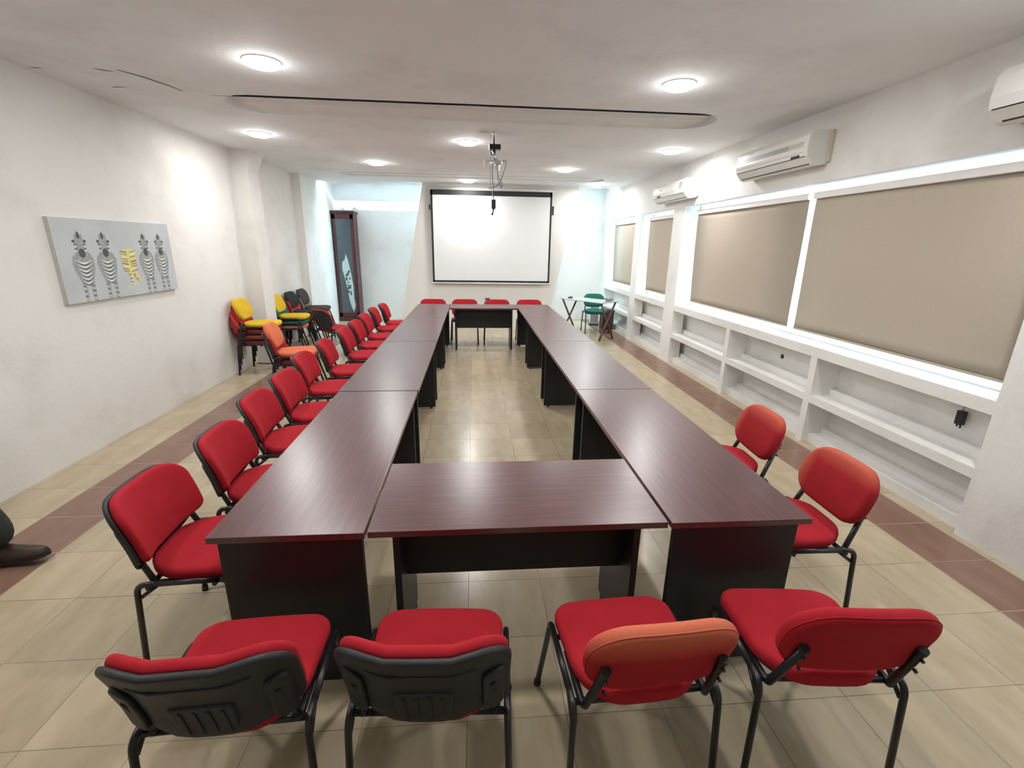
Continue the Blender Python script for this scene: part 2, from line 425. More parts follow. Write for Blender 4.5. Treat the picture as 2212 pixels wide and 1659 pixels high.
# torn plaster flaps hanging at the light well
bm = bmesh.new()
for pts in ([(-3.1, 10.62, 3.0), (-2.75, 10.62, 3.0), (-2.86, 10.95, 2.98)], [(-2.78, 10.62, 3.0), (-2.3, 10.62, 3.0), (-2.62, 10.98, 2.99)], [(-2.35, 10.62, 3.0), (-2.05, 10.62, 3.0), (-2.30, 10.80, 2.97)]):
    a = [bm.verts.new(p) for p in pts]; b2 = [bm.verts.new((p[0], p[1], p[2] + .02)) for p in pts]
    bm.faces.new(a); bm.faces.new(list(reversed(b2)))
    for k in range(3): bm.faces.new((a[k], b2[k], b2[(k + 1) % 3], a[(k + 1) % 3]))
struct('trim_3', bm, M['ceiling'])
# stains / cracks in the ceiling plaster by the left end of the slot
def strip(bm, pts, wid, z):
    for (a, b2) in zip(pts, pts[1:]):
        d = Vector((b2[0] - a[0], b2[1] - a[1], 0)).normalized(); nrm = Vector((-d.y, d.x, 0))
        wa, wb = a[2] * wid, b2[2] * wid
        q = [Vector((a[0], a[1], z)) + nrm * wa, Vector((a[0], a[1], z)) - nrm * wa, Vector((b2[0], b2[1], z)) - nrm * wb, Vector((b2[0], b2[1], z)) + nrm * wb]
        bm.faces.new([bm.verts.new(p) for p in q])
bm = bmesh.new()
strip(bm, [(-2.63, 4.22, .4), (-2.55, 4.35, 1), (-2.47, 4.55, .8), (-2.44, 4.70, .3)], .012, ZC - .002)
strip(bm, [(-2.80, 4.22, .3), (-2.74, 4.25, 1), (-2.69, 4.27, .3)], .010, ZC - .002)
strip(bm, [(-3.26, 4.25, .3), (-3.22, 4.26, 1), (-3.18, 4.27, .3)], .008, ZC - .002)
strip(bm, [(-2.98, 4.68, .3), (-2.92, 4.66, 1), (-2.85, 4.66, .3)], .008, ZC - .002)
struct('trim_4', bm, M['crack'])

# window wall on the right
boxes = [(XR, 3.36, YN, 11.32, 2.39, 3.0), (3.36, XO, 2.45, 11.32, 2.56, 3.0), (3.36, XO, YN, 2.45, 2.39, 3.0), (XR, XO, 11.32, YB, 0, 3.3), (3.44, XO, 2.45, 11.32, 0, .835)]
for a_, b_ in ((2.03, 2.45), (7.22, 7.62), (9.10, 9.42)):                          # full-height pillars
    boxes += [(XR, 3.36, a_, b_, 0, 2.39), (3.36, XO, a_, b_, 0 if a_ < 3 else .925, 2.56 if a_ > 3 else 2.39)]
for a_, b_ in ((2.45, 7.22), (7.62, 9.10), (9.42, 11.32)): boxes += [(XR, 3.44, a_, b_, .835, .925), (3.44, XO, a_, b_, .835, .925)]   # sill beam
for a_, b_ in ((2.45, 3.97), (4.05, 5.51), (5.59, 7.22), (7.62, 9.10), (9.42, 11.32)):                                                 # niches: shelf, plinth, ledges
    boxes += [(XR, 3.44, a_, b_, .405, .475), (3.245, 3.44, a_, b_, 0, .085), (3.375, 3.44, a_, b_, .475, .53), (3.375, 3.44, a_, b_, .085, .14)]
boxes += [(XR, 3.44, 3.97, 4.05, 0, .835), (XR, 3.44, 5.51, 5.59, 0, .835)]
bm = B(*boxes)
struct('wall_right', bm, M['wall_white'])
# near part of the right wall: set back, with an uncurtained window behind the camera's right shoulder
bm = B((XO, XO + .15, YN, .3, 0, 3.3), (XO, XO + .15, 1.7, 2.2, 0, 3.3), (XO, XO + .15, .3, 1.7, 0, .95), (XO, XO + .15, .3, 1.7, 2.3, 3.3))
struct('wall_right_near', bm, M['wall_white'])

def window(n, y0, y1, z0, z1, x, mullions=()):
    t = .035
    bm = B((x - .02, x + .03, y0, y1, z0, z0 + .012), (x - .02, x + .03, y0, y1, z1 - t, z1), (x - .02, x + .03, y0, y0 + t, z0, z1), (x - .02, x + .03, y1 - t, y1, z0, z1),
           *[(x - .035, x + .03, m - .03, m + .03, z0, z1) for m in mullions])
    o = obj('window_%d' % n, bm, M['frame_white']); o['kind'] = 'structure'
    obj('pane', B((x, x + .006, y0 + .01, y1 - .01, z0 + .01, z1 - .01)), M['glass'], o)
window(1, 9.42, 11.32, .925, 2.56, 3.44)
window(2, 7.62, 9.10, .925, 2.56, 3.44)
window(3, 2.45, 7.22, .925, 2.56, 3.44, ())
window(4, .3, 1.7, .95, 2.3, XO + .06, (1.0,))

def blind(y0, y1, label, slant=0.0):
    yc = (y0 + y1) / 2
    t = thing('roller_blind', label, 'window blind', (3.30, yc, 0), 0, 'beige roller blinds in the right-hand windows')
    h = (y1 - y0) / 2
    obj('valance', B((-.03, .04, -h - .01, h + .01, 2.265, 2.325)), M['white_plastic'], t, bevel=.006)
    bm = bmesh.new(); nz, ny = 14, 4; grid = []
    for i in range(nz + 1):
        f = i / nz; z = 2.275 - (2.275 - 1.025) * f
        far = h - slant * (f ** 3)                     # far edge curls in a little at the foot, as in the photo
        row = [bm.verts.new((.004 * math.sin(f * 5 + k) + .006 * (f ** 3), -h + (far + h) * k / ny, z)) for k in range(ny + 1)]
        grid.append(row)
    for i in range(nz):
        for k in range(ny):
            f = bm.faces.new((grid[i][k], grid[i][k + 1], grid[i + 1][k + 1], grid[i + 1][k])); f.smooth = True
    me = obj('fabric', bm, M['blind'], t)
    s = me.modifiers.new('thick', 'SOLIDIFY'); s.thickness = .003
    obj('bottom_bar', B((-.002, .014, -h + .005, h - slant - .003, 1.012, 1.030)), M['blind'], t)
    return t
blind(9.47, 11.14, 'pale beige roller blind in the farthest narrow window, next to the back corner', .05)
blind(7.64, 8.93, 'beige roller blind in the narrow window between the two white pillars', .05)
blind(4.65, 7.00, 'beige roller blind in the far half of the wide window', .05)
blind(2.46, 4.55, 'largest beige roller blind in the photo, nearest half of the wide window', .0)

# ------------------------------------------------------------------ ceiling lamps
LAMPS = [(-1.46, 3.9, 'round ceiling lamp shining near the stained left plaster, left of the nearest visible pair'),
         (1.59, 3.97, 'round ceiling lamp over the right desks, right of the nearest visible pair'),
         (-2.47, 6.28, 'round ceiling lamp close to the left wall pilaster'),
         (-.05, 6.34, 'round ceiling lamp just left of the hanging projector bracket'),
         (2.57, 6.45, 'round ceiling lamp between the slot and the middle air conditioner'),
         (-1.49, 8.12, 'round ceiling lamp in the far left, left of the projector bracket'),
         (1.52, 8.24, 'round ceiling lamp in the far right, right of the projector bracket'),
         (-.09, 9.97, 'small round ceiling lamp directly above the projection screen'),
         (2.51, 9.99, 'round ceiling lamp by the bright right alcove'),
         (-2.5, 1.8, 'round ceiling lamp over the near left aisle'), (0, 1.75, 'round ceiling lamp over the nearest desk'), (2.55, 1.8, 'round ceiling lamp over the near right aisle')]
def lamp(x, y, label):
    t = thing('ceiling_lamp', label, 'ceiling light', (x, y, ZC), 0, 'round recessed ceiling lamps')
    bm = bmesh.new(); add_lathe(bm, [(.128, .0), (.127, -.006), (.121, -.008)], 0, 0, 0, 36)
    obj('rim', bm, M['white_plastic'], t)
    bm = bmesh.new(); add_lathe(bm, [(.121, -.004), (.119, -.022), (.10, -.034), (.06, -.040), (.0005, -.042)], 0, 0, 0, 36)
    obj('diffuser', bm, M['lamp_on'], t)
    l = bpy.data.lights.new('lamp_light', 'AREA'); l.shape = 'DISK'; l.size = .2; l.energy = LAMP_W; l.color = (1, .995, .985)
    lo = bpy.data.objects.new('lamp_light', l); C.objects.link(lo); lo.location = (0, 0, -.046); lo.parent = t
    l = bpy.data.lights.new('lamp_glow', 'POINT'); l.shadow_soft_size = .06; l.energy = LAMP_W * .09; l.color = (1, .995, .985)
    lo = bpy.data.objects.new('lamp_glow', l); C.objects.link(lo); lo.location = (0, 0, -.16); lo.parent = t
for L in LAMPS: lamp(*L)

# ------------------------------------------------------------------ desks
def desk(name, label, cx, cy, L, D, along, mod_side, near_inset=.12, far_inset=.12, group=None, panel_w=None, short=None):
    """L along the long side. along='y' or 'x'. mod_side: sign of the modesty panel across the depth"""
    t = thing(name, label, 'desk', (cx, cy, 0), 0 if along == 'x' else PI / 2, group)
    # built along local x; for 'y' desks the empty is turned by 90 degrees
    obj('desktop', B((-L / 2, L / 2, -D / 2, D / 2, .724, .75)), M['desk_x'], t, bevel=.002)
    pw = D - .06 if panel_w is None else panel_w
    for s, ins in ((-1, near_inset), (1, far_inset)):
        x = s * (L / 2 - ins)
        bm = B((x - .014, x + .014, -pw / 2, pw / 2, .02, .7245))
        p = obj('end_panel', bm, M['black_panel'], t, bevel=.0015)
        for yy in (-pw / 2 + .05, pw / 2 - .05):
            bm = bmesh.new(); add_lathe(bm, [(.016, 0), (.016, .02)], x, yy, 0, 12); obj('levelling_foot', bm, M['black_plastic'], p)
    ym = mod_side * (D / 2 - .18) if short is None else short
    obj('modesty_panel', B((-L / 2 + near_inset + .014, L / 2 - far_inset - .014, ym - .008, ym + .008, .38, .724)), M['black_panel'], t)
    return t
S0, S1, S2, S3, S4 = 1.55, 3.336, 5.198, 6.95, 8.615
XA, XB, XC_, XD = -.9897, -.4063, .7758, 1.3685
g = .003
GL, GR = 'left run of mahogany desks', 'right run of mahogany desks'
seg = [(S0, S1), (S1, S2), (S2, S3), (S3, S4)]
words = ['nearest', 'second', 'third', 'farthest']
for i, (a, b_) in enumerate(seg):
    lab = ['%s desk whose corner sticks out toward the near red chairs', '%s desk of the run, beyond the dark joint line', '%s desk of the run, bluish sheen on its top', '%s desk of the run, joined to the crosswise desk before the screen']
    d = desk('office_desk', 'left run, ' + lab[i] % words[i], (XA + XB) / 2, (a + b_) / 2, b_ - a - 2 * g - (.012 if i in (1,) else 0), XB - XA - .004 - (.012 if i == 0 else 0), 'y', 1,
         near_inset=.048 if i == 0 else .12, far_inset=.12, group=GL, panel_w=.53)
    d = desk('office_desk', 'right run, ' + lab[i].replace('left', 'right') % words[i], (XC_ + XD) / 2, (a + b_) / 2 - .002, b_ - a - 2 * g, XD - XC_ - .004, 'y', -1,
         near_inset=.048 if i == 0 else .12, far_inset=.12, group=GR, panel_w=.53)
desk('office_desk', 'nearest crosswise mahogany desk closing the desk ring toward the camera', (XB + XC_) / 2 - .004, (1.55 + 2.132) / 2 + .004, XC_ - XB - .014, .575, 'x', 1, .09, .09, panel_w=.42, short=-.055)
desk('office_desk', 'farthest crosswise mahogany desk with black front panel before the screen wall', (XB + XC_) / 2, 8.33, XC_ - XB - .008, .565, 'x', -1, .10, .10, panel_w=.42)

# ------------------------------------------------------------------ chairs
def chair(kind, fab, label, group, loc, rotz, back_fab=None, frame=None, no_front=False):
    """kind 'shell' = padded back on a black plastic shell, 'pad' = fully upholstered back held by two tubes"""
    fr = frame or M['black_metal']
    t = thing('visitor_chair', label, 'chair', loc, rotz, group)
    # seat cushion
    def seat_def(x, y, z):
        wf = -.014 * max(0, (y - .10) / .12) ** 2                      # waterfall front
        dish = -.010 * math.exp(-((x / .15) ** 2 + ((y + .02) / .14) ** 2)) + .012 * max(0, (-y - .12) / .1) ** 2
        return Vector((x, y, .420 + z + wf + (dish if z > .03 else 0)))
    ol = outline(.462, .405, (.085, .085, .15, .15), 8, taper=.10, bulge=.014)
    bm = bmesh.new(); add_pad(bm, ol, .055, .022, .004, seat_def)
    s = obj('seat', bm, M[fab], t)
    bm = bmesh.new(); add_pad(bm, outline(.43, .375, (.075, .075, .13, .13), 7, taper=.10), .02, .008, 0, lambda x, y, z: Vector((x, y, .408 + z - .014 * max(0, (y - .10) / .12) ** 2)))
    obj('seat_shell', bm, M['black_plastic'], s)
    # backrest
    lean = R(17) if kind == 'shell' else R(15)
    y0, z0 = -.228, (.50 if kind == 'shell' else .495)
    def place(x, h, d):            # h: height along the back, d: forward offset
        cz = .62 * max(0, abs(x) - .08) ** 1.3 if kind == 'shell' else .012 * (2 * x / .45) ** 2                                # sides curve forward
        lum = .012 * math.cos((h - .10) / .32 * PI)                   # gentle lumbar curve
        dd = d + cz + lum
        return Vector((x, y0 - math.sin(lean) * h + math.cos(lean) * dd, z0 + math.cos(lean) * h + math.sin(lean) * dd))
    if kind == 'shell':
        H = .28
        ol = outline(.478, H, (.10, .10, .035, .035), 7, taper=.02, bulge=.010)
        bm = bmesh.new(); add_pad(bm, ol, .042, .02, .004, lambda x, y, z: place(x, y + H / 2, z))
        bk = obj('backrest', bm, M[back_fab or fab], t)
        bm = bmesh.new()
        olS = [(x, y - (.042 * (1 - (2 * x / .40) ** 2) if y < -.05 and abs(x) < .20 else 0)) for x, y in outline(.495, H + .012, (.105, .105, .04, .04), 7, taper=.02, bulge=.006)]
        add_pad(bm, olS, .022, .009, 0, lambda x, y, z: place(x, y + H / 2, z - .019))
        # lower middle lobe with ribs, side channels over the tubes
        add_pad(bm, outline(.17, .15, (.02, .02, .05, .05), 5, taper=.15), .02, .007, 0, lambda x, y, z: place(x, y + .042, z - .026))
        for xx in (-.054, -.018, .018, .054): add_pad(bm, outline(.009, .11, .003, 2), .006, .002, 0, lambda x, y, z, q=xx: place(x + q, y + .042, z - .030))
        for s_ in (-1, 1): add_pad(bm, outline(.062, .20, .026, 4), .022, .009, 0, lambda x, y, z, q=s_ * .196: place(x + q, y + .075, z - .034))
        add_pad(bm, outline(.30, .010, .004, 3), .006, .003, 0, lambda x, y, z: place(x, y + H - .065, z - .023))
        sh = obj('back_shell', bm, M['black_plastic'], t)
        top_h, tx = .12, .190
        toff = -.026
    else:
        H = .280
        ol = outline(.465, H, (.125, .125, .11, .11), 9, taper=.03, bulge=.008)
        bm = bmesh.new(); add_pad(bm, ol, .058, .026, .006, lambda x, y, z: place(x, y + H / 2 + .02, z - .012), mi=0)
        bk = obj('backrest', bm, M[back_fab or fab], t)
        bm = bmesh.new()
        ol2 = outline(.460, H - .004, (.123, .123, .108, .108), 9, taper=.03, bulge=.008)
        pts = [place(x, y + H / 2 + .02, .004) for x, y in ol2]; add_tube(bm, pts + [pts[0]], .0022, 5, caps=False)
        obj('piping', bm, M[back_fab or fab], bk)
        top_h, tx = .15, .178
        toff = -.024
    # back tubes
    for s_ in (-1, 1):
        top = place(s_ * tx, top_h, toff + .0); mid = place(s_ * tx, .0, toff)
        low = place(s_ * tx, -.11, toff)
        pts = [(s_ * .205, .02, .412), (s_ * .205, -.17, .412), tuple(Vector((s_ * .200, low.y + .035, .415))), tuple(top)]
        b2 = tube_bm(pts, .0135, .09, 10, squash=.9)
        bt = obj('back_tube', b2, fr, t)
        if kind == 'pad':
            bm = bmesh.new(); d = (top - low - Vector((0, .035, 0))).normalized()
            add_tube(bm, [top - d * .004, top + d * .012], .0152, 10)
            obj('tube_cap', bm, M['black_plastic'], bt)
            for k in (.025, .075):
                bm = bmesh.new(); q = top - (top - low).normalized() * k; add_tube(bm, [q + Vector((0, -.008, 0)), q + Vector((0, -.019, -.002))], .0055, 8); obj('screw', bm, M['black_metal'], bt)
    # side rails + cross bars
    bm = bmesh.new()
    for s_ in (-1, 1): add_tube(bm, [(s_ * .238, .118, .430), (s_ * .238, -.135, .430)], .0125, 10, squash=.9)
    add_tube(bm, [(-.238, .09, .409), (.238, .09, .409)], .010, 8); add_tube(bm, [(-.238, -.165, .409), (.238, -.165, .409)], .011, 8)
    for s_ in (-1, 1): add_tube(bm, [(s_ * .238, -.13, .420), (s_ * .239, -.198, .368)], .008, 8)
    obj('seat_frame', bm, fr, t)
    for s_ in (-1, 1):
        lf = obj('leg', tube_bm([(s_ * .238, .09, .430), (s_ * .238, .140, .430), (s_ * .255, .255, .012)], .0122, .05, 10, .9), fr, t)
        bm = bmesh.new(); add_tube(bm, [(s_ * .2544, .2511, .026), (s_ * .2555, .2583, 0)], .0148, 10); obj('foot_cap', bm, M['black_plastic'], lf)
        lr = obj('leg', tube_bm([(s_ * .238, -.12, .430), (s_ * .238, -.205, .430), (s_ * .250, -.232, .012)], .0122, .05, 10, .9), fr, t)
        bm = bmesh.new(); add_tube(bm, [(s_ * .2496, -.2311, .026), (s_ * .2503, -.2328, 0)], .0148, 10); obj('foot_cap', bm, M['black_plastic'], lr)
    return t
def dup(root, label, loc, rotz, group, mats=None):
    """copy a chair with its parts and their sub-parts (mesh data shared)"""
    r = root.copy(); C.objects.link(r); r.location = loc; r.rotation_euler = (0, 0, rotz); r['label'] = label; r['group'] = group
    for ch in list(root.children):
        c = ch.copy(); C.objects.link(c); c.parent = r
        if mats and ch.name.split('.')[0] in ('seat', 'backrest'):
            c.data = ch.data.copy(); c.data.materials.clear(); c.data.materials.append(M[mats])
        for gch in list(ch.children):
            d = gch.copy(); C.objects.link(d); d.parent = c
            if mats and gch.name.split('.')[0] == 'piping':
                d.data = gch.data.copy(); d.data.materials.clear(); d.data.materials.append(M[mats])
    return r
def face(deg): return R(deg - 90)          # deg: direction the sitter looks, 0 = +X, 90 = +Y
GF, GLC, GRC, GFAR = 'red chairs in front of the nearest desk', 'red chairs along the left desk run', 'red chairs at the right desk run', 'red chairs behind the farthest desk'
shell0 = chair('shell', 'red', 'nearest red chair at the far left with black plastic back shell, turned slightly right', GF, (-.744, 1.272, 0), face(92.5))
dup(shell0, 'nearest-row red chair with black plastic back shell, second from the left', (-.133, 1.272, 0), face(87), GF)
pad_fade = chair('pad', 'red', 'nearest-row red chair whose padded back has faded to orange, beside the nearest desk leg', GF, (.528, 1.285, 0), face(93), back_fab='red_fade')
pad0 = chair('pad', 'red', 'nearest-row red chair with fully padded bright red back, rightmost of the row', GF, (1.185, 1.298, 0), face(85))
pad_side = chair('pad', 'red', 'red chair with orange faded rim beside the right desk corner, nearer of the two there', GRC, (1.600, 2.003, 0), face(178.5), back_fab='red_fade2')
dup(pad_side, 'red chair with orange faded rim at the right desks, farther of the two there', (1.618, 2.712, 0), face(176), GRC)
ords = ['first', 'second', 'third', 'fourth', 'fifth', 'sixth', 'seventh', 'eighth', 'ninth', 'tenth', 'eleventh']
left = [(-1.194, 1.965, 3), (-1.165, 2.545, 4), (-1.250, 3.19, 5), (-1.27, 3.745, 2), (-1.355, 4.43, 4.5), (-1.350, 5.092, 7), (-1.333, 5.81, 4), (-1.34, 6.42, 2), (-1.36, 7.06, 3), (-1.364, 7.765, 5), (-1.308, 8.316, 4)]
for i, (x, y, a) in enumerate(left):
    extra = {0: ', beside the desk corner', 10: ', last one before the screen wall'}.get(i, '')
    dup(shell0, 'red chair of the left row, %s from the camera%s' % (ords[i], extra), (x, y, 0), face(a), GLC)
farx = [(-.76, 'leftmost'), (-.16, 'second from the left'), (.46, 'third from the left'), (1.09, 'rightmost')]
for x, wd in farx:
    dup(shell0, 'red chair behind the farthest desk, %s of the four' % wd, (x, 8.86, 0), face(270), GFAR)
# stray chair turned away between the stacks and the desks
st = dup(shell0, 'red chair showing its black back shell, turned away beside the chair stacks', (-2.25, 7.80, 0), face(45), 'loose chairs by the left wall')
# colourful stacks
def stack(x, y, deg, kinds, group):
    r = face(deg); fx, fy = math.cos(R(deg)), math.sin(R(deg))
    for k, (src, mat, lab) in enumerate(kinds):
        dup(src, lab, (x + fx * .022 * k, y + fy * .022 * k, .078 * k), r, group, mats=mat)
stack(-3.02, 6.80, 3, [(pad0, 'red_dark', 'dull red chair at the bottom of the stack against the left wall'), (pad0, 'orange_red', 'orange red chair second from the bottom of the stack against the left wall'), (pad0, 'red', 'red chair right under the yellow one in the stack against the left wall'), (pad0, 'yellow', 'yellow chair on top of the stack against the left wall')], 'stack against the left wall')
stack(-2.13, 5.68, 8, [(shell0, 'red_dark', 'red chair under the orange chair in the left aisle'), (pad0, 'orange', 'orange chair standing in the left aisle on top of a red one')], 'pair in the left aisle')
stack(-3.02, 8.06, 2, [(shell0, 'orange', 'orange chair at the bottom of the yellow topped stack behind the pilaster'), (shell0, 'green', 'green chair in the middle of the yellow topped stack behind the pilaster'), (pad0, 'yellow', 'yellow chair on top of the stack half hidden behind the pilaster')], 'yellow topped stack behind the pilaster')
stack(-2.99, 8.60, 2, [(shell0, 'orange', 'orange chair at the bottom of the black topped stack'), (shell0, 'pink', 'pinkish red chair in the middle of the black topped stack'), (pad0, 'black_cloth', 'black chair on top of its stack, between the yellow and the grey ones')], 'black topped stack')
stack(-2.98, 9.14, 2, [(shell0, 'red_dark', 'red chair at the bottom of the farthest stack'), (shell0, 'khaki', 'khaki chair in the middle of the farthest stack'), (pad0, 'grey_cloth', 'dark grey chair on top of the farthest stack')], 'grey topped stack')
dup(pad0, 'green chair behind the glass table in the right alcove', (2.66, 10.02, 0), face(268), 'green chair', mats='green')

# ------------------------------------------------------------------ projection screen
t = thing('projection_screen', 'white projection screen with black border hung on the slanted wall', 'projection screen', (.41, 10.478, 0))
X0, X1, ZT, ZB = -1.27, 1.27, 2.87, 1.005
obj('screen_surface', B((X0 + .04, X1 - .04, -.052, -.046, ZB + .04, ZT - .10)), M['screen_fabric'], t)
obj('border', B((X0, X0 + .04, -.05, -.044, ZB, ZT), (X1 - .04, X1, -.05, -.044, ZB, ZT), (X0, X1, -.05, -.044, ZB, ZB + .04), (X0, X1, -.05, -.044, ZT - .10, ZT)), M['black_plastic'], t)
bm = bmesh.new(); add_tube(bm, [(X0 - .04, -.01, ZT + .025), (X1 + .04, -.01, ZT + .025)], .035, 14); obj('case', bm, M['white_plastic'], t)
bm = bmesh.new(); add_tube(bm, [(X0 - .02, -.049, ZB - .018), (X1 + .02, -.049, ZB - .018)], .014, 10); obj('bottom_bar', bm, M['white_plastic'], t)
obj('bracket', B((X1 + .01, X1 + .045, -.035, .0, 2.42, 2.60)), M['black_plastic'], t)
obj('bracket', B((X0 - .04, X0 - .012, -.03, .0, 2.48, 2.58)), M['black_plastic'], t)
tag(obj('wall_socket', B((.27, .37, 10.505, 10.52, .625, .655)), M['black_plastic'], bevel=.003), 'small black socket low on the wall under the screen', 'wall socket')

# ------------------------------------------------------------------ projector bracket hanging from the ceiling
t = thing('projector_mount', 'empty metal projector bracket with dangling cables under the ceiling', 'projector bracket', (.25, 5.83, ZC))
bm = bmesh.new(); add_lathe(bm, [(.03, 0), (.03, -.006), (.009, -.012), (.009, -.12)], 0, 0, 0, 14); obj('pole', bm, M['chrome'], t)
obj('top_plate', B((-.055, .075, -.05, .05, -.175, -.12)), M['black_metal'], t, bevel=.004)
bm = B((-.045, -.035, -.03, .03, -.30, -.17)); add_tube(bm, [(.0, 0, -.17), (.012, 0, -.30)], .016, 10); add_tube(bm, [(-.04, 0, -.2), (.06, .0, -.30)], .008, 8)
obj('neck', bm, M['chrome'], t)
bm = B((-.09, .08, -.06, .06, -.305, -.298)); add_tube(bm, [(-.09, .02, -.30), (.14, -.03, -.285)], .008, 8); add_tube(bm, [(-.06, -.06, -.30), (.13, .06, -.275)], .007, 8)
add_box(bm, .0, .09, -.05, .03, -.33, -.29); add_box(bm, .02, .06, -.03, .02, -.39, -.33)
obj('cradle', bm, M['chrome'], t, bevel=.002)
obj('adapter_box', B((-.115, -.05, -.04, .04, -.36, -.28)), M['white_plastic'], t, bevel=.006)
for k, pts in enumerate(([(-.01, 0, -.30), (-.02, .0, -.45), (-.0, .01, -.60), (-.005, 0, -.70)], [(.04, -.02, -.38), (.05, 0, -.50), (.09, .02, -.58), (.10, .01, -.52), (.06, 0, -.47)],
                         [(.14, -.02, -.28), (.13, 0, -.36), (.07, .02, -.52), (.02, .02, -.56), (-.06, .0, -.58)], [(-.04, .01, -.33), (-.045, .02, -.5), (-.02, .01, -.62), (0, 0, -.70)])):
    obj('cable', tube_bm(pts, .0035, .04, 6), M['black_plastic'] if k != 3 else M['grey_plastic'], t)
c = obj('connector', B((-.025, .022, -.015, .015, -.80, -.70)), M['black_plastic'], t, bevel=.004)
bm = bmesh.new(); add_tube(bm, [(-.003, 0, -.80), (-.006, 0, -.83), (-.02, 0, -.87)], .008, 8, radii=[.012, .005, .012]); obj('plug_tip', bm, M['black_plastic'], c)
bm = bmesh.new(); add_lathe(bm, [(.05, 0), (.05, -.012), (.02, -.018)], 0, 0, 0, 20)
tag(obj('ceiling_rose', bm, M['ceiling'], loc=(.13, 5.80, ZC)), 'small round cover in the ceiling beside the projector bracket', 'ceiling cover')

# ------------------------------------------------------------------ air conditioners
def ac(y0, y1, z0, z1, label, stripe, d=.21, side_vent=False):
    t = thing('air_conditioner', label, 'air conditioner', (XR, (y0 + y1) / 2, (z0 + z1) / 2), 0, 'split air conditioners above the windows')
    h = (y1 - y0) / 2; q = (z1 - z0) / 2
    prof = [(0, q - .02), (-.03, q), (-d + .03, q - .01), (-d, q - .05), (-d - .012, -q + .14), (-d + .0, -q + .08), (-d + .06, -q + .01), (-d + .10, -q), (0, -q + .02)]
    bm = bmesh.new()
    A = [bm.verts.new((x, -h, z)) for x, z in prof]; Bv = [bm.verts.new((x, h, z)) for x, z in prof]
    bm.faces.new(A); bm.faces.new(list(reversed(Bv)))
    for k in range(len(prof)): bm.faces.new((A[k], Bv[k], Bv[(k + 1) % len(prof)], A[(k + 1) % len(prof)]))
    obj('casing', bm, M['white_plastic'], t, bevel=.008)
    def on_front(za, off=.004):              # x on the front face at height za
        for (xa, z1_), (xb, z2_) in zip(prof[3:], prof[4:]):
            if z2_ <= za <= z1_: return xa + (xb - xa) * (z1_ - za) / (z1_ - z2_) - off
        return -d - off
    def slab(name, ya, yb, za, zb, m, th=.004):
        bm = bmesh.new(); xa, xb = on_front(za, .0), on_front(zb, .0)
        p = [(xa, za), (xb, zb)]
        v = [bm.verts.new((p[i][0] - o, yy, p[i][1])) for o in (-.004, th) for i in (0, 1) for yy in (ya, yb)]
        for f in ((0, 1, 3, 2), (4, 6, 7, 5), (0, 4, 5, 1), (2, 3, 7, 6), (0, 2, 6, 4), (1, 5, 7, 3)): bm.faces.new([v[i] for i in f])
        return obj(name, bm, m, t)
    if stripe:
        slab('stripe', -h + .05 + .22, h - .01, .012, .055, M['grey_plastic'], .002); slab('stripe', -h + .06, -h + .27, .012, .055, M['ivory_plastic'], .002)
        slab('seam', -h + .05, h - .01, -.037, -.033, M['grey_plastic'], .001)
    slab('display', -h + .10 + (0 if stripe else .75), -h + .22 + (0 if stripe else .77), -.07 if stripe else -.055, -.05 if stripe else -.03, M['dark_plastic'], .003)
    slab('badge', .28, .36, .088, .094, M['grey_plastic'], .002) if stripe else slab('badge', .22, .30, .035, .05, M['grey_plastic'], .002)
    lv = slab('louvre_gap', -h + .03, h - .02, -q + .075, -q + .081, M['dark_plastic'], .001)
    slab('louvre_gap', -h + .03, h - .05, -q + .012, -q + .020, M['dark_plastic'], .001)
    if side_vent:
        slab('side_grille', -h + .06, -h + .17, .0, .09, M['grey_plastic'], .002)
    obj('back_plate', B((-.03, 0, -h - .035, h, -q + .03, q - .01)), M['ivory_plastic'], t, bevel=.004)
    return t
ac(4.33, 5.50, 2.52, 2.82, 'white air conditioner with grey stripe above the wide window, middle of three', True)
ac(6.85, 8.02, 2.47, 2.75, 'small white air conditioner over the far pillar, farthest of three', False, side_vent=True)
ac(1.55, 2.80, 2.50, 2.80, 'white air conditioner cut off at the right photo edge, nearest of three', False)

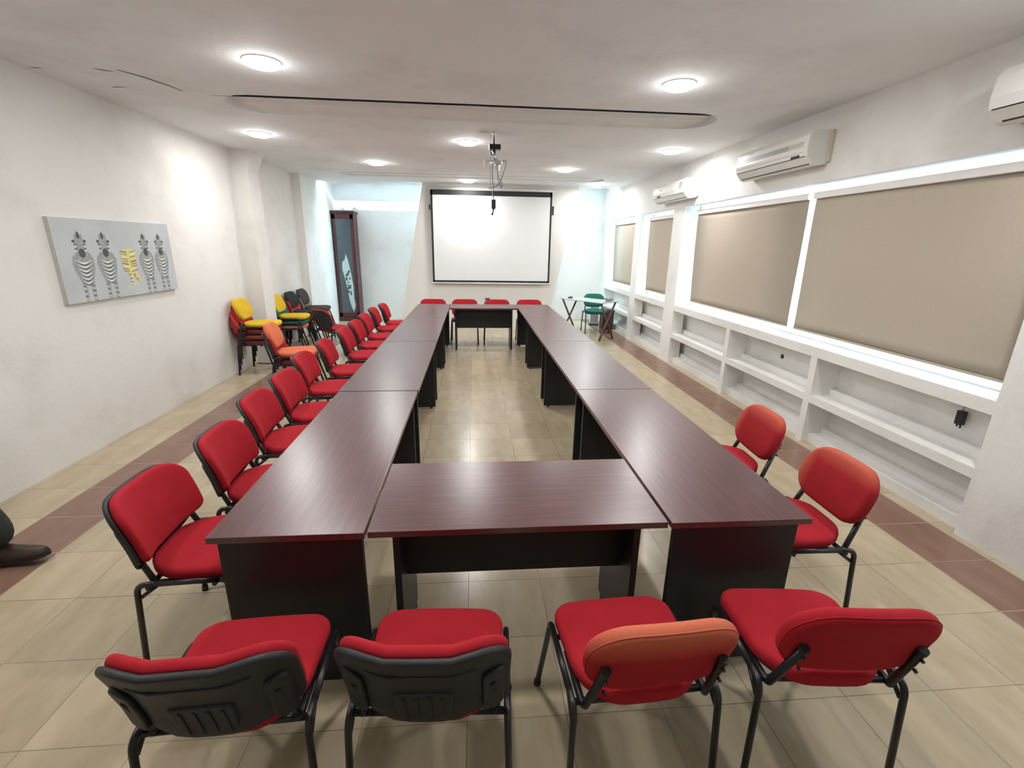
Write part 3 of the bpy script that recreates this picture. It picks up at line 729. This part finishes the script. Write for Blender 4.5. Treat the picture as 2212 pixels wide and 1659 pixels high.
# ------------------------------------------------------------------ canvas with five zebras
def painting():
    t = thing('canvas_picture', 'grey unframed canvas of five striped zebras on the left wall', 'picture', (XL, 4.85, 1.61))
    Wd, Hd, D = 1.48, .68, .035
    mats = [simple('canvas_grey', (.50, .53, .54), .7, var=.08, nscale=3), simple('zebra_grey', (.32, .335, .33), .7, var=.2, nscale=30), simple('zebra_dark', (.07, .08, .085), .7),
            simple('zebra_light', (.70, .71, .69), .7), simple('stripe_yellow', (.70, .62, .22), .7), simple('stripe_green', (.13, .30, .22), .7), simple('stripe_red', (.48, .14, .14), .7)]
    obj('stretcher', B((0, D, -Wd / 2, Wd / 2, -Hd / 2, Hd / 2)), M['canvas_side'], t)
    bm = bmesh.new()
    add_box(bm, D, D + .001, -Wd / 2, Wd / 2, -Hd / 2, Hd / 2, 0)
    lay = [0]
    def poly(pts, mi):
        lay[0] += 1; x = D + .0012 + lay[0] * .00001
        f = bm.faces.new([bm.verts.new((x, y, z)) for y, z in pts]); f.material_index = mi
    def ell(cy, cz, ry, rz, mi, n=18, rot=0):
        poly([(cy + ry * math.cos(2 * PI * k / n) * math.cos(rot) - rz * math.sin(2 * PI * k / n) * math.sin(rot), cz + ry * math.cos(2 * PI * k / n) * math.sin(rot) + rz * math.sin(2 * PI * k / n) * math.cos(rot)) for k in range(n)], mi)
    def arc(cy, cz, wid, th, mi, sag=.02):
        n = 8; up_ = [(cy + wid * (2 * k / n - 1), cz - sag * (1 - (2 * k / n - 1) ** 2)) for k in range(n + 1)]
        lo_ = [(y, z - th * (1 - .7 * abs((y - cy) / wid))) for y, z in reversed(up_)]
        poly(up_ + lo_, mi)
    # in this view the photo's left is the near (low Y) side
    for cy, s in ((-.49, 1.42), (-.225, 1.42), (.31, 1.3), (.545, 1.3)):
        body = [(-.075, .03), (-.085, -.03), (-.065, -.12), (-.045, -.18), (-.042, -.338), (-.018, -.338), (-.012, -.19), (.012, -.19), (.02, -.338), (.046, -.338), (.05, -.17), (.075, -.08), (.085, .0), (.06, .06), (.02, .09), (-.03, .08)]
        poly([(cy + y * s, z) for y, z in body], 1)
        poly([(cy + y * s, z) for y, z in ((-.035, .05), (-.045, .14), (-.035, .17), (.035, .17), (.045, .14), (.035, .05))], 1)
        poly([(cy + y * s, z) for y, z in ((-.03, .165), (-.03, .20), (-.022, .225), (-.012, .205), (0, .255), (.012, .205), (.024, .225), (.03, .20), (.03, .165))], 1)
        ell(cy - .042 * s, .158, .016, .012, 2); ell(cy + .042 * s, .158, .016, .012, 2)
        ell(cy, .205, .018, .028, 2)
        ell(cy + .006, .06, .036, .038, 2)
        for k in range(6):
            z = .005 - k * .033
            arc(cy + .006, z, (.052 - .003 * k) * s, .017, 3); arc(cy + .008, z - .017, (.05 - .003 * k) * s, .011, 2)
        for sx in (-1, 1):
            for k in range(6): poly([(cy + sx * .033 * s - .014, -.205 - k * .021), (cy + sx * .033 * s + .014, -.210 - k * .021), (cy + sx * .033 * s + .014, -.217 - k * .021), (cy + sx * .033 * s - .014, -.212 - k * .021)], 3 if k % 2 else 2)
            for k in range(4): poly([(cy + sx * .034 * s - .012, .135 - k * .018), (cy + sx * .034 * s + .012, .138 - k * .018), (cy + sx * .034 * s + .012, .129 - k * .018), (cy + sx * .034 * s - .012, .126 - k * .018)], 3 if k % 2 else 2)
    cy = .055
    poly([(cy + y * 1.35, z) for y, z in ((-.075, .075), (-.07, -.06), (-.03, -.13), (-.005, -.26), (.012, -.26), (.012, -.12), (.075, -.235), (.09, -.225), (.05, -.10), (.075, -.03), (.08, .06), (.035, .10), (-.01, .09))], 4)
    for k in range(9):
        z = .075 - k * .022; c1 = (5, 3, 6, 4, 2, 6, 5, 3, 6)[k]
        for sx in (-1, 1): poly([(cy + sx * .016, z - .012), (cy + sx * .095, z), (cy + sx * .095, z - .009), (cy + sx * .016, z - .021)], c1 if sx > 0 else (2, 5, 3, 6, 5, 2, 3, 6, 5)[k])
    for k in range(7): poly([(cy + .005 + k * .010, -.12 - k * .014), (cy + .035 + k * .008, -.105 - k * .014), (cy + .035 + k * .008, -.112 - k * .014), (cy + .005 + k * .010, -.128 - k * .014)], (6, 3, 2)[k % 3])
    for k in range(6): poly([(cy - .035 + k * .004, -.14 - k * .018), (cy - .008 + k * .003, -.14 - k * .018), (cy - .008 + k * .003, -.148 - k * .018), (cy - .035 + k * .004, -.148 - k * .018)], 3 if k % 2 else 2)
    obj('painted_canvas', bm, mats, t)
painting()

# ------------------------------------------------------------------ tall cabinet in the left alcove
t = thing('display_cabinet', 'tall narrow dark wood cabinet with etched glass door in the left alcove', 'cabinet', (-2.91, 11.55, 0))
hw, hd = .235, .20
obj('body', B((-hw, hw, -hd + .025, hd, .0, 2.44)), M['dark_wood'], t, bevel=.004)
obj('cornice', B((-hw - .03, hw + .03, -hd - .02, hd, 2.44, 2.475), (-hw - .015, hw + .015, -hd - .005, hd, 2.41, 2.44)), M['dark_wood'], t, bevel=.004)
obj('plinth', B((-hw - .01, hw + .01, -hd - .005, hd, 0, .10)), M['dark_wood'], t, bevel=.003)
d = obj('door', B((-hw + .01, -hw + .07, -hd, -hd + .025, .11, 2.40), (hw - .07, hw - .01, -hd, -hd + .025, .11, 2.40), (-hw + .01, hw - .01, -hd, -hd + .025, .11, .20), (-hw + .01, hw - .01, -hd, -hd + .025, 2.30, 2.40)), M['dark_wood'], t, bevel=.002)
obj('glass', B((-hw + .07, hw - .07, -hd + .006, -hd + .014, .20, 2.30)), M['cabinet_glass'], d)
bm = bmesh.new()
ol = [(.01, 1.55), (.05, 1.42), (.10, 1.10), (.13, .80), (.125, .55), (.15, .38), (.10, .22), (.06, .32), (.02, .5), (-.03, .9), (-.09, 1.2), (-.08, 1.36), (-.02, 1.42)]
A = [bm.verts.new((x, -hd + .001, z)) for x, z in ol]; Bv = [bm.verts.new((x, -hd + .006, z)) for x, z in ol]
bm.faces.new(A); bm.faces.new(list(reversed(Bv)))
for k in range(len(ol)): bm.faces.new((A[k], Bv[k], Bv[(k + 1) % len(ol)], A[(k + 1) % len(ol)]))
obj('etched_panel', bm, M['etched_glass'], d)
bm = bmesh.new()
for k in range(26):
    x = random.uniform(-.02, .07); z = random.uniform(.62, 1.16); r_ = random.uniform(.010, .026)
    n = 7; f = bm.faces.new([bm.verts.new((x + r_ * math.cos(2 * PI * i / n) * random.uniform(.7, 1.2), -hd - .0002 - k * 1e-5, z + r_ * 1.5 * math.sin(2 * PI * i / n))) for i in range(n)])
obj('floral_etching', bm, M['cabinet_glass'], d)

# ------------------------------------------------------------------ glass table with crossed wooden legs, and what stands round it
ang = math.atan2(-.85, .67)
t = thing('folding_table', 'glass topped table on crossed wooden legs in the right alcove', 'table', (2.36, 9.50, 0), ang)
L2, D2 = .55, .27
obj('table_top', B((-L2, L2, -D2, D2, .735, .75)), M['table_glass'], t, bevel=.003)
for s_ in (-1, 1):
    x = s_ * (L2 - .06)
    def bar(p, q):
        bm = bmesh.new(); add_tube(bm, [p, q], .024, 4); return bm
    obj('leg', bar((x - .012, -D2 + .05, .735), (x - .012, D2 - .02, 0)), M['brown_wood'], t)
    obj('leg', bar((x + .022, D2 - .05, .735), (x + .022, -D2 + .02, 0)), M['brown_wood'], t)
tag(obj('paper_sheet', B((-.10, .10, -.07, .07, 0, .003)), M['paper'], loc=(2.03, 9.68, .7505), rot=(0, 0, .3)), 'white paper sheet lying on the glass table', 'paper')
bm = bmesh.new(); add_pad(bm, outline(.12, .035, .014, 4), .03, .010, .01); 
tag(obj('stapler', bm, M['black_plastic'], loc=(2.02, 9.69, .7545), rot=(0, 0, .5)), 'black stapler lying on the white sheet on the glass table', 'stapler')
bm = bmesh.new()
bmesh.ops.create_icosphere(bm, subdivisions=3, radius=.09)
for v in bm.verts: v.co = Vector((v.co.x * 1.1, v.co.y * .8, v.co.z * .45 + .035)) * random.uniform(.86, 1.12)
for v in bm.verts: v.co.z = max(v.co.z, 0)
tag(obj('plastic_bag', bm, M['grey_plastic'], loc=(2.74, 9.36, .7505)), 'crumpled grey bag on the right end of the glass table', 'bag')
t = thing('computer_tower', 'white computer case standing on the floor behind the green chair', 'computer', (2.90, 11.05, 0), R(-12))
obj('case', B((-.10, .10, -.2, .2, .03, .45)), M['white_plastic'], t, bevel=.008)
obj('base', B((-.11, .11, -.205, .205, 0, .035)), M['black_plastic'], t)
obj('front_bezel', B((-.09, .09, -.206, -.2, .06, .43)), M['grey_plastic'], t)
t = thing('storage_box', 'dark brown box standing beside the white computer case', 'box', (3.04, 10.45, 0), 0)
obj('box_body', B((-.12, .12, -.16, .16, 0, .40)), simple('dark_brown_card', (.06, .045, .04), .7), t, bevel=.006)
obj('lid', B((-.125, .125, -.165, .165, .40, .43)), simple('dark_brown_lid', (.07, .05, .045), .7), t, bevel=.004)

# ------------------------------------------------------------------ small things on the window wall
t = thing('dangling_plug', 'black plug dangling from a cable under the right end of the sill', 'plug', (3.40, 2.80, .835))
obj('cable', tube_bm([(0, 0, 0), (.0, -.005, -.06), (0, .005, -.10)], .006, .02, 6), M['ivory_plastic'], t)
obj('plug_body', B((-.02, .02, -.022, .022, -.20, -.10), (-.006, .006, -.016, -.008, -.225, -.20), (-.006, .006, .008, .016, -.22, -.20)), M['black_plastic'], t, bevel=.004)
t = thing('cable_outlet', 'hole with a wire stub in the back of the middle niche', 'outlet', (3.44, 4.82, .65))
bm = bmesh.new(); add_tube(bm, [(0, 0, 0), (-.004, 0, 0)], .026, 12); obj('hole_ring', bm, M['dark_plastic'], t)
obj('wire', tube_bm([(-.004, 0, 0), (-.03, .01, .01), (-.035, -.015, .02)], .004, .01, 6), M['ivory_plastic'], t)
tag(obj('floor_cable', tube_bm([(-3.28, 7.22, .006), (-3.1, 7.18, .006), (-2.95, 7.26, .006), (-2.88, 7.5, .006), (-3.02, 7.8, .006)], .006, .06, 8), M['black_plastic']), 'black cable lying on the floor by the pilaster', 'cable')

# ------------------------------------------------------------------ person stepping in at the left edge
def skin_body(name, joints, bones, mat, parent):
    me = bpy.data.meshes.new(name); keys = list(joints)
    me.from_pydata([joints[k][0] for k in keys], [(keys.index(a), keys.index(b)) for a, b in bones], [])
    o = bpy.data.objects.new(name, me); C.objects.link(o); o.parent = parent; me.materials.append(mat)
    sk = o.modifiers.new('skin', 'SKIN'); sk.use_smooth_shade = True
    for k, v in zip(keys, me.skin_vertices[0].data): v.radius = joints[k][1]; v.use_root = (k == keys[0])
    sb = o.modifiers.new('sub', 'SUBSURF'); sb.levels = 2; sb.render_levels = 2
    return o
person = thing('person', 'person in dark trousers and brown shoes stepping in at the left photo edge', 'person', (-2.80, 2.50, 0))
# person walks toward +X; y offset: right leg (front) nearer
J = {'pelvis': ((-.22, .0, .92), (.13, .16)), 'spine': ((-.24, 0, 1.15), (.11, .15)), 'chest': ((-.25, 0, 1.36), (.12, .17)), 'neck': ((-.23, 0, 1.52), (.06, .06)),
     'hipr': ((-.20, -.09, .86), (.10, .10)), 'kneer': ((.00, -.06, .50), (.066, .066)), 'ankr': ((.15, -.02, .12), (.045, .045)),
     'hipl': ((-.22, .09, .86), (.10, .10)), 'kneel': ((-.22, .10, .47), (.066, .066)), 'ankl': ((-.36, .10, .12), (.045, .045)),
     'shr': ((-.25, -.19, 1.42), (.06, .06)), 'elr': ((-.30, -.23, 1.14), (.045, .045)), 'wrr': ((-.20, -.22, .92), (.032, .032)),
     'shl': ((-.25, .19, 1.42), (.06, .06)), 'ell': ((-.32, .23, 1.14), (.045, .045)), 'wrl': ((-.26, .22, .90), (.032, .032))}
J['collar'] = ((-.24, 0, 1.43), (.07, .08)); J['headb'] = ((-.215, 0, 1.62), (.052, .052)); J['belt'] = ((-.225, 0, 1.02), (.115, .155)); J['hem'] = ((-.225, 0, .90), (.135, .17))
body = skin_body('body', {k: J[k] for k in ('pelvis', 'belt', 'spine', 'chest', 'collar', 'neck', 'headb', 'hipr', 'kneer', 'hipl', 'kneel', 'ankr', 'ankl', 'shr', 'elr', 'wrr', 'shl', 'ell', 'wrl')},
                 [('pelvis', 'belt'), ('belt', 'spine'), ('spine', 'chest'), ('chest', 'collar'), ('collar', 'neck'), ('neck', 'headb'), ('pelvis', 'hipr'), ('hipr', 'kneer'), ('kneer', 'ankr'), ('pelvis', 'hipl'), ('hipl', 'kneel'), ('kneel', 'ankl'),
                  ('collar', 'shr'), ('shr', 'elr'), ('elr', 'wrr'), ('collar', 'shl'), ('shl', 'ell'), ('ell', 'wrl')], M['skin'], person)
def grow(ks, d, extra=None):
    return {k: (J[k][0], tuple(r + d for r in J[k][1])) for k in ks} | (extra or {})
tr = grow(['pelvis', 'belt', 'hipr', 'kneer', 'hipl', 'kneel'], .026, {'ankr': ((.125, -.02, .09), (.125, .115)), 'midr': ((.085, -.035, .30), (.110, .105)), 'ankl': ((-.34, .10, .13), (.09, .09))})
skin_body('trousers', tr, [('pelvis', 'belt'), ('pelvis', 'hipr'), ('hipr', 'kneer'), ('kneer', 'midr'), ('midr', 'ankr'), ('pelvis', 'hipl'), ('hipl', 'kneel'), ('kneel', 'ankl')], M['trouser'], person)
sh = grow(['chest', 'spine', 'belt', 'hem', 'shr', 'elr', 'shl', 'ell'], .030, {'nape': ((-.24, 0, 1.485), (.075, .075))})
skin_body('shirt', sh, [('hem', 'belt'), ('belt', 'spine'), ('spine', 'chest'), ('chest', 'nape'), ('chest', 'shr'), ('shr', 'elr'), ('chest', 'shl'), ('shl', 'ell')], M['shirt'], person)
def head():
    bm = bmesh.new(); bmesh.ops.create_uvsphere(bm, u_segments=24, v_segments=18, radius=1)
    for v in bm.verts:
        x, y, z = v.co; jaw = 1 - .25 * max(0, -z)
        v.co = Vector((x * .098 * jaw + (.008 if x > 0 else -.006), y * .076 * jaw, z * .118))
    T = lambda p: Matrix.Translation(p)
    bmesh.ops.create_uvsphere(bm, u_segments=10, v_segments=8, radius=.017, matrix=T((.103, 0, -.018)))
    for s_ in (-1, 1): bmesh.ops.create_uvsphere(bm, u_segments=10, v_segments=8, radius=.022, matrix=T((-.005, s_ * .076, -.01)) @ Matrix.Diagonal((.7, .35, 1.3, 1)))
    for f in bm.faces: f.smooth = True
    for v in bm.verts: v.co += Vector((-.20, 0, 1.665))
    return bm
hd_ = obj('head', head(), M['skin'], person)
bm = bmesh.new()
for s_ in (-1, 1): bmesh.ops.create_uvsphere(bm, u_segments=10, v_segments=8, radius=.0085, matrix=Matrix.Translation((-.109, s_ * .030, 1.668)))
ey = obj('eyes', bm, M['paper'], hd_)
bm = bmesh.new()
for s_ in (-1, 1): bmesh.ops.create_uvsphere(bm, u_segments=10, v_segments=8, radius=.005, matrix=Matrix.Translation((-.1045, s_ * .030, 1.668)))
obj('iris', bm, M['dark_plastic'], hd_)
bm = bmesh.new(); add_tube(bm, [(-.106, -.024, 1.615), (-.098, 0, 1.612), (-.106, .024, 1.615)], .005, 6); obj('mouth', bm, simple('lips', (.30, .10, .08), .5), hd_)
bm = bmesh.new(); bmesh.ops.create_uvsphere(bm, u_segments=20, v_segments=14, radius=1)
bmesh.ops.delete(bm, geom=[v for v in bm.verts if v.co.z < -.15 + .75 * max(0, v.co.x)], context='VERTS')
for v in bm.verts: v.co = Vector((v.co.x * .105 - .208, v.co.y * .084, v.co.z * .126 + 1.668))
ho = obj('hair', bm, M['hair'], hd_); hs = ho.modifiers.new('s', 'SOLIDIFY'); hs.thickness = .01
for s_, wr in ((-1, 'wrr'), (1, 'wrl')):
    bx, by, bz = J[wr][0]
    jj = {'w': ((bx, by, bz), (.028, .022)), 'p': ((bx + .02, by, bz - .07), (.036, .018))}; bb = [('w', 'p')]
    for k, dy in enumerate((-.026, -.009, .009, .026)):
        L_ = (.06, .07, .066, .052)[k]
        jj['k%d' % k] = ((bx + .024 + dy, by, bz - .10), (.009, .009)); jj['m%d' % k] = ((bx + .030 + dy, by - s_ * .006, bz - .10 - L_ * .5), (.008, .008)); jj['t%d' % k] = ((bx + .028 + dy, by - s_ * .020, bz - .10 - L_), (.007, .007))
        bb += [('p', 'k%d' % k), ('k%d' % k, 'm%d' % k), ('m%d' % k, 't%d' % k)]
    jj['th'] = ((bx + .052, by, bz - .065), (.009, .009)); jj['tt'] = ((bx + .066, by - s_ * .01, bz - .10), (.008, .008)); bb += [('p', 'th'), ('th', 'tt')]
    skin_body('hand', jj, bb, M['skin'], person)
def shoe(x, y, pitch, yaw):
    bm = bmesh.new()
    prof = [(-.085, .036, .085), (-.05, .040, .105), (.0, .040, .095), (.06, .045, .070), (.11, .048, .052), (.155, .040, .040), (.185, .018, .026)]
    rings = []
    for px, hw_, h_ in prof:
        ring = []
        for k in range(14):
            a = 2 * PI * k / 14; c_, s2 = math.cos(a), math.sin(a)
            ring.append(bm.verts.new((px, hw_ * c_ * (1 if s2 < 0 else 1 - .15 * s2), .022 + (h_ * s2 if s2 > 0 else .012 * s2))))
        rings.append(ring)
    for A, B_ in zip(rings, rings[1:]):
        for k in range(14): f = bm.faces.new((A[k], A[(k + 1) % 14], B_[(k + 1) % 14], B_[k])); f.smooth = True
    bm.faces.new(rings[0]); bm.faces.new(list(reversed(rings[-1])))
    o = obj('shoe', bm, M['shoe'], person, loc=(x, y, .02 if pitch else .0), rot=(0, -pitch, yaw))
    bm = bmesh.new(); ol = [(px, hw_ + .004) for px, hw_, _ in prof] + [(.198, 0)] + [(px, -hw_ - .004) for px, hw_, _ in reversed(prof)]
    lo = [bm.verts.new((a, b_, 0)) for a, b_ in ol]; hi = [bm.verts.new((a, b_, .02)) for a, b_ in ol]
    bm.faces.new(lo); bm.faces.new(list(reversed(hi)))
    for k in range(len(ol)): bm.faces.new((lo[k], hi[k], hi[(k + 1) % len(ol)], lo[(k + 1) % len(ol)]))
    obj('sole', bm, M['sole'], o)
    return o
shoe(.165, -.01, R(7), R(6))
shoe(-.38, .10, 0, 0)
